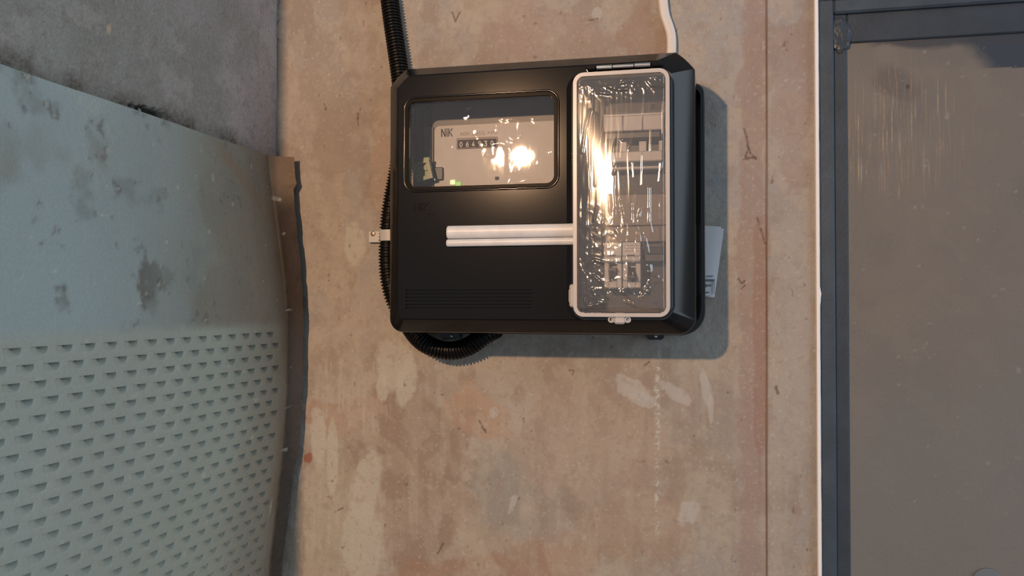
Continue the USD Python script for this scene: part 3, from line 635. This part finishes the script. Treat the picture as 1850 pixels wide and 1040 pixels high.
obj('seal_stem', tube([(sx - 0.002, -0.0605, sz - 0.003), (sx - 0.002, -0.077, sz - 0.003)], 0.0014, 10), M_seal, sl, smooth=40)

# ------------------------------------------------------------------ breakers in the bay
YB0 = -0.0575; YN0 = -0.088
def zy(py): return xz(1140, py, YN0)[1]
tp = thing('circuit_breaker', 'wide grey circuit breaker with a black bar handle high in the bay', 'circuit breaker', (-0.065, YB0, zy(300)))
ux0, ux1 = xz(1090, 250, YN0)[0], xz(1197, 250, YN0)[0]; mw = (ux1 - ux0) / 3
obj('body', cat(cbox(ux0, ux1, -0.074, YB0, zy(302), zy(196), 0.001)), M_brk, tp)
obj('shoulder', trimesh.convex.convex_hull(np.array([(x, y, z) for x in (ux0 + .0004, ux1 - .0004) for y, z in ((-0.073, zy(195)), (-0.073, zy(209)), (YN0 + 0.001, zy(208)), (YN0 + 0.001, zy(205)))])), M_brk, tp, label='sloping top shoulder')
for k in range(3):
    obj('label_plate', cbox(ux0 + k * mw + 0.0003, ux0 + (k + 1) * mw - 0.0003, YN0, -0.073, zy(236), zy(208.5), 0.0007), M_brklabel, tp)
obj('bar_handle', cbox(ux0 + 0.0008, ux1 - 0.0008, -0.0935, -0.078, zy(254), zy(238.5), 0.0018), M_black, tp, label='black bar handle')
for k in range(4):
    pxm = ux0 + k * mw; w = 0.0036
    obj('divider', cbox(max(pxm - w, ux0), min(pxm + w, ux1), YN0 + 0.001, -0.073, zy(274), zy(254.5), 0.0006), M_brk, tp)
for k in range(3): obj('toggle_slot', cbox(ux0 + k * mw + 0.0038, ux0 + (k + 1) * mw - 0.0038, -0.077, -0.0735, zy(273), zy(255), 0.0004), M_black, tp)
obj('chin', cbox(ux0, ux1, YN0, -0.073, zy(292), zy(273), 0.001), M_brk, tp)
def small_breaker(px0, px1, label, up):
    x0, x1 = xz(px0, 480, YN0)[0] + 0.0001, xz(px1, 480, YN0)[0] - 0.0001; xm = (x0 + x1) / 2
    t = thing('circuit_breaker', label, 'circuit breaker', (xm, YB0, zy(522)))
    obj('body', cbox(x0, x1, -0.076, YB0, zy(521), zy(436), 0.001), M_brk, t)
    lp = obj('label_plate', cbox(x0, x1, YN0 + 0.001, -0.0755, zy(462), zy(437), 0.0006), M_brklabel, t)
    obj('print', cat(*[cbox(x0 + 0.003 + 0.0045 * i, x0 + 0.006 + 0.0045 * i, YN0 + 0.0007, YN0 + 0.0012, zy(443 + 5 * j) - 0.0003, zy(443 + 5 * j) + 0.0003, 0.0001) for i in range(3) for j in range(3)]), M_faint, lp)
    obj('rating_slot', cbox(xm - 0.004, xm + 0.003, YN0 + 0.0004, YN0 + 0.003, zy(461) - 0.0004, zy(461) + 0.0006, 0.0002), M_black, lp)
    obj('brow', tube([(x0 + 0.0002, YN0 + 0.001, zy(468)), (x1 - 0.0002, YN0 + 0.001, zy(468))], 0.0031, 16), M_brk, t, smooth=40)
    obj('cheek', cat(cbox(x0, xm - 0.0036, -0.084, -0.0755, zy(520), zy(472), 0.0008), cbox(xm + 0.0036, x1, -0.084, -0.0755, zy(520), zy(472), 0.0008), cbox(xm - 0.004, xm + 0.004, -0.084, -0.0755, zy(520), zy(508), 0.0008)), M_brk, t)
    obj('toggle', trimesh.convex.convex_hull(np.array([(xm + s * 0.0033, y, z) for s in (-1, 1) for y, z in ((-0.0765, zy(482)), (-0.0765, zy(506)), (-0.0945, zy(489 if up else 503)), (-0.0945, zy(484 if up else 498)))])), M_black, t, label='black toggle')
small_breaker(1090.5, 1123, 'left one of the two small grey breakers low in the bay', True)
small_breaker(1124, 1157.5, 'right one of the two small grey breakers low in the bay', False)
bp = thing('reflection_panel', 'added panel between the upper breaker and the two lower ones coloured as brown reflection and haze', 'panel', (-0.065, YB0, zy(435)))  # stands in for brown reflection and haze over black plastic
obj('plate', cbox(xz(1093, 0, -0.066)[0], xz(1203, 0, -0.066)[0], -0.066, YB0, zy(404), zy(345), 0.0008), M_haze_brown, bp)
obj('lower_plate', cbox(xz(1093, 0, -0.066)[0], xz(1203, 0, -0.066)[0], -0.070, YB0, zy(435), zy(405), 0.0008), M_haze_brown, bp)
hx_, hz_ = xz(1107, 421, -0.070); obj('dark_hole_disc', loft([ring_ * r + (hx_, hz_) for r in (0.0030, 0.0036) for ring_ in [np.column_stack([np.cos(a), np.sin(a)])]], [-0.0712, -0.0695], cap0=True), M_black, bp, smooth=30)  # black disc put in for the darkness of a hole
tb = thing('terminal_block', 'black terminal block right of the two lower breakers', 'terminal block', (-0.045, YB0, zy(470)))
obj('body', cbox(xz(1163, 0, -0.075)[0], xz(1199, 0, -0.075)[0], -0.075, YB0, zy(472), zy(437), 0.001), M_black, tb)
obj('screw_cover', cbox(xz(1166, 0, -0.075)[0], xz(1196, 0, -0.075)[0], -0.0775, -0.0745, zy(458), zy(445), 0.0006), M_base, tb)

# ------------------------------------------------------------------ crinkled protective film over the lid
fx = np.linspace(lx0 + 0.0036, lx1 - 0.0036, 190); fz = np.linspace(lz0 + 0.0040, lz1 - 0.0040, 480)
X, Z = np.meshgrid(fx, fz); u = (X - fx[0]) / (fx[-1] - fx[0]) * 2 - 1; v = (Z - fz[0]) / (fz[-1] - fz[0])
bulge = lid_bulge(X, Z)
def ridge(x, y, s, o=3): return 1 - np.abs(2 * fbm2(x, y, o, s) - 1) * 2
xw = X + 0.006 * (fbm2(X * 40, Z * 30, 2, 90) - 0.5)
vert = 0.00030 * fbm2(xw * 260, Z * 12, 2, 91) + 0.00042 * np.clip(ridge(xw * 110, Z * 9, 92), 0, 1) ** 3
crum = 0.0011 * np.clip(ridge(X * 62, Z * 62, 93), 0, 1) ** 2 + 0.0007 * np.clip(ridge(X * 120 + Z * 40, Z * 90, 94), 0, 1) ** 2.5
low = sstep(0.30, 0.10, v) + sstep(0.88, 0.96, v)
mid = sstep(0.5, 0.35, v) * 0.45
cre = np.zeros_like(X)
Uf, Vf = trace(np.stack([X, np.full_like(X, YL), Z], -1))
def creases(ox, oy, k, lines, amp, wid):
    global cre
    for ln in lines:
        d = np.full(X.shape, 1e9); L = [(ox + a_ / k, oy + b_ / k) for a_, b_ in ln]
        for (a, b), (c, e) in zip(L[:-1], L[1:]):
            t = np.clip(((Uf - a) * (c - a) + (Vf - b) * (e - b)) / ((c - a) ** 2 + (e - b) ** 2), 0, 1)
            d = np.minimum(d, np.hypot(Uf - a - t * (c - a), Vf - b - t * (e - b)))
        cre = np.maximum(cre, amp * np.exp(-(d / (1.45 * wid)) ** 2))
creases(1020, 440, 6.5, [[(350, 380), (490, 500)], [(465, 545), (520, 640)], [(690, 405), (790, 560), (850, 640)], [(685, 560), (850, 690)], [(340, 540), (400, 680), (490, 690)], [(1140, 430), (1010, 450), (900, 600)], [(1000, 250), (1010, 340), (1090, 385)], [(240, 670), (290, 730), (490, 690)], [(990, 510), (960, 600), (900, 620)], [(270, 270), (350, 190), (520, 240), (640, 240)], [(720, 680), (820, 710), (960, 760)]], 0.0010, 2.0)
creases(1020, 100, 8.67, [[(690, 490), (860, 540), (960, 530)], [(800, 460), (950, 350)], [(1080, 400), (1200, 375)], [(1300, 400), (1360, 470), (1640, 490)], [(870, 440), (1050, 400)], [(520, 580), (680, 600)], [(280, 350), (600, 330)], [(1380, 300), (1480, 380)]], 0.0011, 1.8)
creases(1030, 340, 8.67, [[(1050, 100), (1000, 250), (1000, 550), (1070, 640), (1100, 830)], [(720, 340), (720, 640), (780, 740)], [(620, 130), (635, 350)], [(1250, 0), (1250, 540), (1280, 680)], [(1180, 780), (1230, 1000)], [(800, 180), (870, 480), (970, 550)], [(430, 300), (380, 520)], [(1130, 300), (1080, 460)]], 0.0007, 1.6)
creases(1030, 200, 7.43, [[(270, 0), (200, 250), (165, 560)], [(350, 50), (380, 400), (350, 560), (345, 1000)], [(740, 290), (700, 400)], [(860, 260), (810, 530)], [(1090, 260), (1085, 540)], [(650, 670), (590, 850)], [(850, 700), (860, 900)], [(1220, 700), (1200, 950)], [(980, 600), (970, 1000)]], 0.0005, 1.6)
edge0 = np.minimum(sstep(0, 0.05, 1 - np.abs(u)), sstep(0, 0.02, np.minimum(v, 1 - v)))
film = grid(np.stack([X, YL + 0.0017 - (bulge + vert * (1 - 0.4 * low) + 0.6 * crum * np.clip(low + mid, 0, 1) + cre + 0.0006) * edge0, Z], -1))
tag(obj('protective_film', film, M_film, smooth=True), 'crinkled clear protective film stretched over the front of the breaker lid', 'plastic film')

gx_ = np.linspace(wx0 + 0.0016, wx1 - 0.0016, 220); gz_ = np.linspace(wz0 + 0.0016, wz1 - 0.0016, 110); X, Z = np.meshgrid(gx_, gz_)
c1 = xz(922, 275, YF)[0]
puck = 0.00010 * np.exp(-((X - c1) / 0.0042) ** 2) + 0.00006 * fbm2(X * 120, Z * 40, 2, 96) + 0.00025 * np.clip(ridge(X * 70, Z * 50, 97), 0, 1) ** 4 * sstep(0.6, 0.75, fbm2(X * 50, Z * 60, 2, 98) + 0.2 * np.exp(-((X - c1) / 0.02) ** 2))
cut = shapely.contains_xy(Polygon(rrect(wx0, wx1, wz0, wz1, 0.0085, 8)).buffer(-0.0014), X, Z)
fm = grid(np.stack([X, YF - 0.0012 + (Z - wz0) * 0.010 + (X - wx0) * 0.007 - puck, Z], -1)); keep = cut.ravel()[fm.faces].all(axis=1); fm.update_faces(keep); fm.remove_unreferenced_vertices()
tag(obj('window_film', fm, M_wfilm, smooth=True), 'thin clear puckered film sticking to the meter window', 'plastic film')

# ------------------------------------------------------------------ white filler strips stuck to the cover
def strip_rod(pa, pb, r, squash, label):
    (x0, z0), (x1, z1) = xz(*pa, YF - 0.004), xz(*pb, YF - 0.004)
    xs = np.array([x0, x0 + 0.0006, x0 + 0.0018, x1]); fr = np.array([0.72, 0.92, 1.0, 1.0]); L = []
    a_ = np.linspace(0, 2 * math.pi, 25)[:-1]
    n = len(a_); A = np.array([[(x, YF - 0.0002 - squash * (1 + f * math.cos(t)), z0 + (z1 - z0) * (x - x0) / (x1 - x0) + r * f * math.sin(t)) for t in a_] for x, f in zip(xs, fr)])
    m = grid(np.concatenate([A, A[:, :1]], axis=1)); c0, c1 = A[0].mean(0), A[-1].mean(0)
    V = np.vstack([A[0], c0, A[-1], c1]); Fc = [(n, (i + 1) % n, i) for i in range(n)] + [(2 * n + 1, n + 1 + i, n + 1 + (i + 1) % n) for i in range(n)]
    tag(obj('filler_strip', cat(m, trimesh.Trimesh(V, Fc, process=False)), M_white, smooth=50), label, 'plastic strip', 'white strips on the cover')
strip_rod((807, 419.5), (1036, 415.5), 0.0062, 0.0032, 'thicker upper white plastic strip lying across the black cover')
strip_rod((806, 438.6), (1036, 435.0), 0.0036, 0.0024, 'thinner lower white plastic strip lying across the black cover')

# ------------------------------------------------------------------ corrugated conduit, its clip, the white cable, the papers
yc = -0.0125
pts = [(700, -60), (704, 0), (712, 60), (722, 130), (728, 200), (722, 290), (706, 380), (701, 440), (703, 500), (717, 550), (743, 594), (776, 621), (813, 633), (850, 626), (878, 608), (896, 594)]
path = spline([(*[xz(p, q, yc)[0]], yc - (0.0 if q < 600 else 0.012), xz(p, q, yc - (0.0 if q < 600 else 0.012))[1]) for p, q in pts][:0] + [(-0.352, yc, 1.0), (-0.345, yc, 0.60)] + [(*[xz(p, q, yc)[0]], yc - (0.0 if q < 600 else 0.012), xz(p, q, yc - (0.0 if q < 600 else 0.012))[1]) for p, q in pts[1:]], 6000)
s = np.r_[0, np.cumsum(np.linalg.norm(np.diff(path, axis=0), axis=1))]; path = np.column_stack([np.interp(np.linspace(0, s[-1], 4600), s, path[:, i]) for i in range(3)])
ph = np.linspace(0, s[-1], 4600) / 0.0034 * 2 * math.pi
rad = 0.0093 + 0.0010 * np.clip(np.cos(ph) * 1.8, -1, 1)
tag(obj('corrugated_conduit', tube(path, rad, 18), M_conduit, smooth=60), 'black corrugated cable conduit looping down behind the left side of the meter box', 'conduit')
kx0, kz0 = xz(667, 432, -0.003); kx1, kz1 = xz(708, 414, -0.024)
cp = thing('cable_clip', 'ivory plastic strap clip holding the black conduit to the wall', 'cable clip', (kx0, 0, kz0))
zc0, zc1 = xz(690, 435, -0.02)[1], xz(690, 415, -0.02)[1]; xc = xz(705.5, 425, yc)[0]
arc = [(kx0, -0.0028), (xc - 0.0140, -0.0028)] + [(xc + 0.0122 * math.cos(t), yc - 0.0118 * math.sin(t)) for t in np.linspace(math.pi * 0.95, math.pi * 0.28, 14)]
O = np.array(arc); nrm = np.gradient(O, axis=0); nrm /= np.linalg.norm(nrm, axis=1)[:, None]; I = O + np.column_stack([-nrm[:, 1], nrm[:, 0]]) * 0.0014
band_poly = Polygon(np.vstack([O, I[::-1]])).buffer(0)
bm = trimesh.creation.extrude_polygon(band_poly, zc1 - zc0, engine='earcut'); vv = bm.vertices; bm.vertices = np.column_stack([vv[:, 0], vv[:, 1], zc0 + vv[:, 2]])
obj('strap', bm, M_clip, cp, smooth=35)
obj('foot', cbox(kx0 - 0.0002, xc - 0.0125, -0.0045, -0.0003, zc0 - 0.0004, zc1 + 0.0002, 0.0006), M_clip, cp)
sx, sz = xz(673.5, 422, -0.005)
obj('screw', loft([np.column_stack([np.cos(a), np.sin(a)]) * r + (sx, sz) for r in (0.0012, 0.0024, 0.0029)], [-0.0058, -0.0056, -0.0044], cap0=True), M_screw, cp, smooth=40, label='dull brass coloured screw')
cpts = [(1187, -60), (1197.5, 0), (1202, 30), (1210.5, 55), (1213, 90), (1213, 130)]
cp_ = spline([(-0.050, -0.0050, 1.0), (-0.048, -0.0050, 0.62)] + [(xz(p, q, -0.005)[0], -0.0050, xz(p, q, -0.005)[1]) for p, q in cpts], 260)
T = np.gradient(cp_, axis=0); T /= np.linalg.norm(T, axis=1)[:, None]; Nn = np.cross(T, [0, 1, 0])
pr = [(math.cos(t), math.sin(t)) for t in np.linspace(0, 2 * math.pi, 17)]
A = np.array([[p + n_ * (0.0050 * np.sign(c) * abs(c) ** 0.6) + np.array([0, 1, 0]) * (0.0038 * np.sign(s_) * abs(s_) ** 0.7) for c, s_ in pr] for p, n_ in zip(cp_, Nn)])
tag(obj('white_cable', grid(A), M_cable, smooth=True), 'flat white cable coming down behind the top right of the meter box', 'cable')
def paper(corners, y, label, prints=()):
    q = [xz(*c, y) for c in corners]; pg = Polygon(q)
    pp = thing('paper_leaflet', label, 'paper', (q[-1][0], y, q[-1][1]))
    n = 10; q = np.array(q); A = []
    for v_ in np.linspace(0, 1, n):
        l, r_ = q[0] * (1 - v_) + q[3] * v_, q[1] * (1 - v_) + q[2] * v_
        A.append([(*(l * (1 - u_) + r_ * u_)[:1], y - 0.0016 * math.sin(2.4 * u_ + v_) * u_, (l * (1 - u_) + r_ * u_)[1]) for u_ in np.linspace(0, 1, n)])
    A = np.array(A); B = A + (0, 0.0003, 0)
    sh_ = obj('leaf', cat(grid(A[::-1]), grid(B)), M_paper, pp, smooth=True)
    for (x_, z_, w_, h_) in prints:
        x_, z_ = xz(x_, z_, y); y_ = y - 0.0021
        obj('print_line', cbox(x_, x_ + w_, y_, y_ + 0.0012, z_ - h_, z_, 0.00005), M_ink, pp)
paper([(1255, 409), (1308, 413), (1291, 537), (1255, 534)], -0.0042, 'rear sheet of white paper peeping out behind the front sheet right of the box')
paper([(1255, 406), (1303, 409.5), (1289.5, 534), (1255, 533)], -0.0072, 'front sheet of white paper with small print tucked behind the right side of the box',
      [(1277, 498, 0.0065, 0.0007), (1273, 504.5, 0.010, 0.0018), (1273, 513, 0.0022, 0.0030), (1279, 514, 0.0035, 0.0014), (1290.4, 508, 0.0004, 0.013), (1273, 527, 0.0045, 0.0010)])
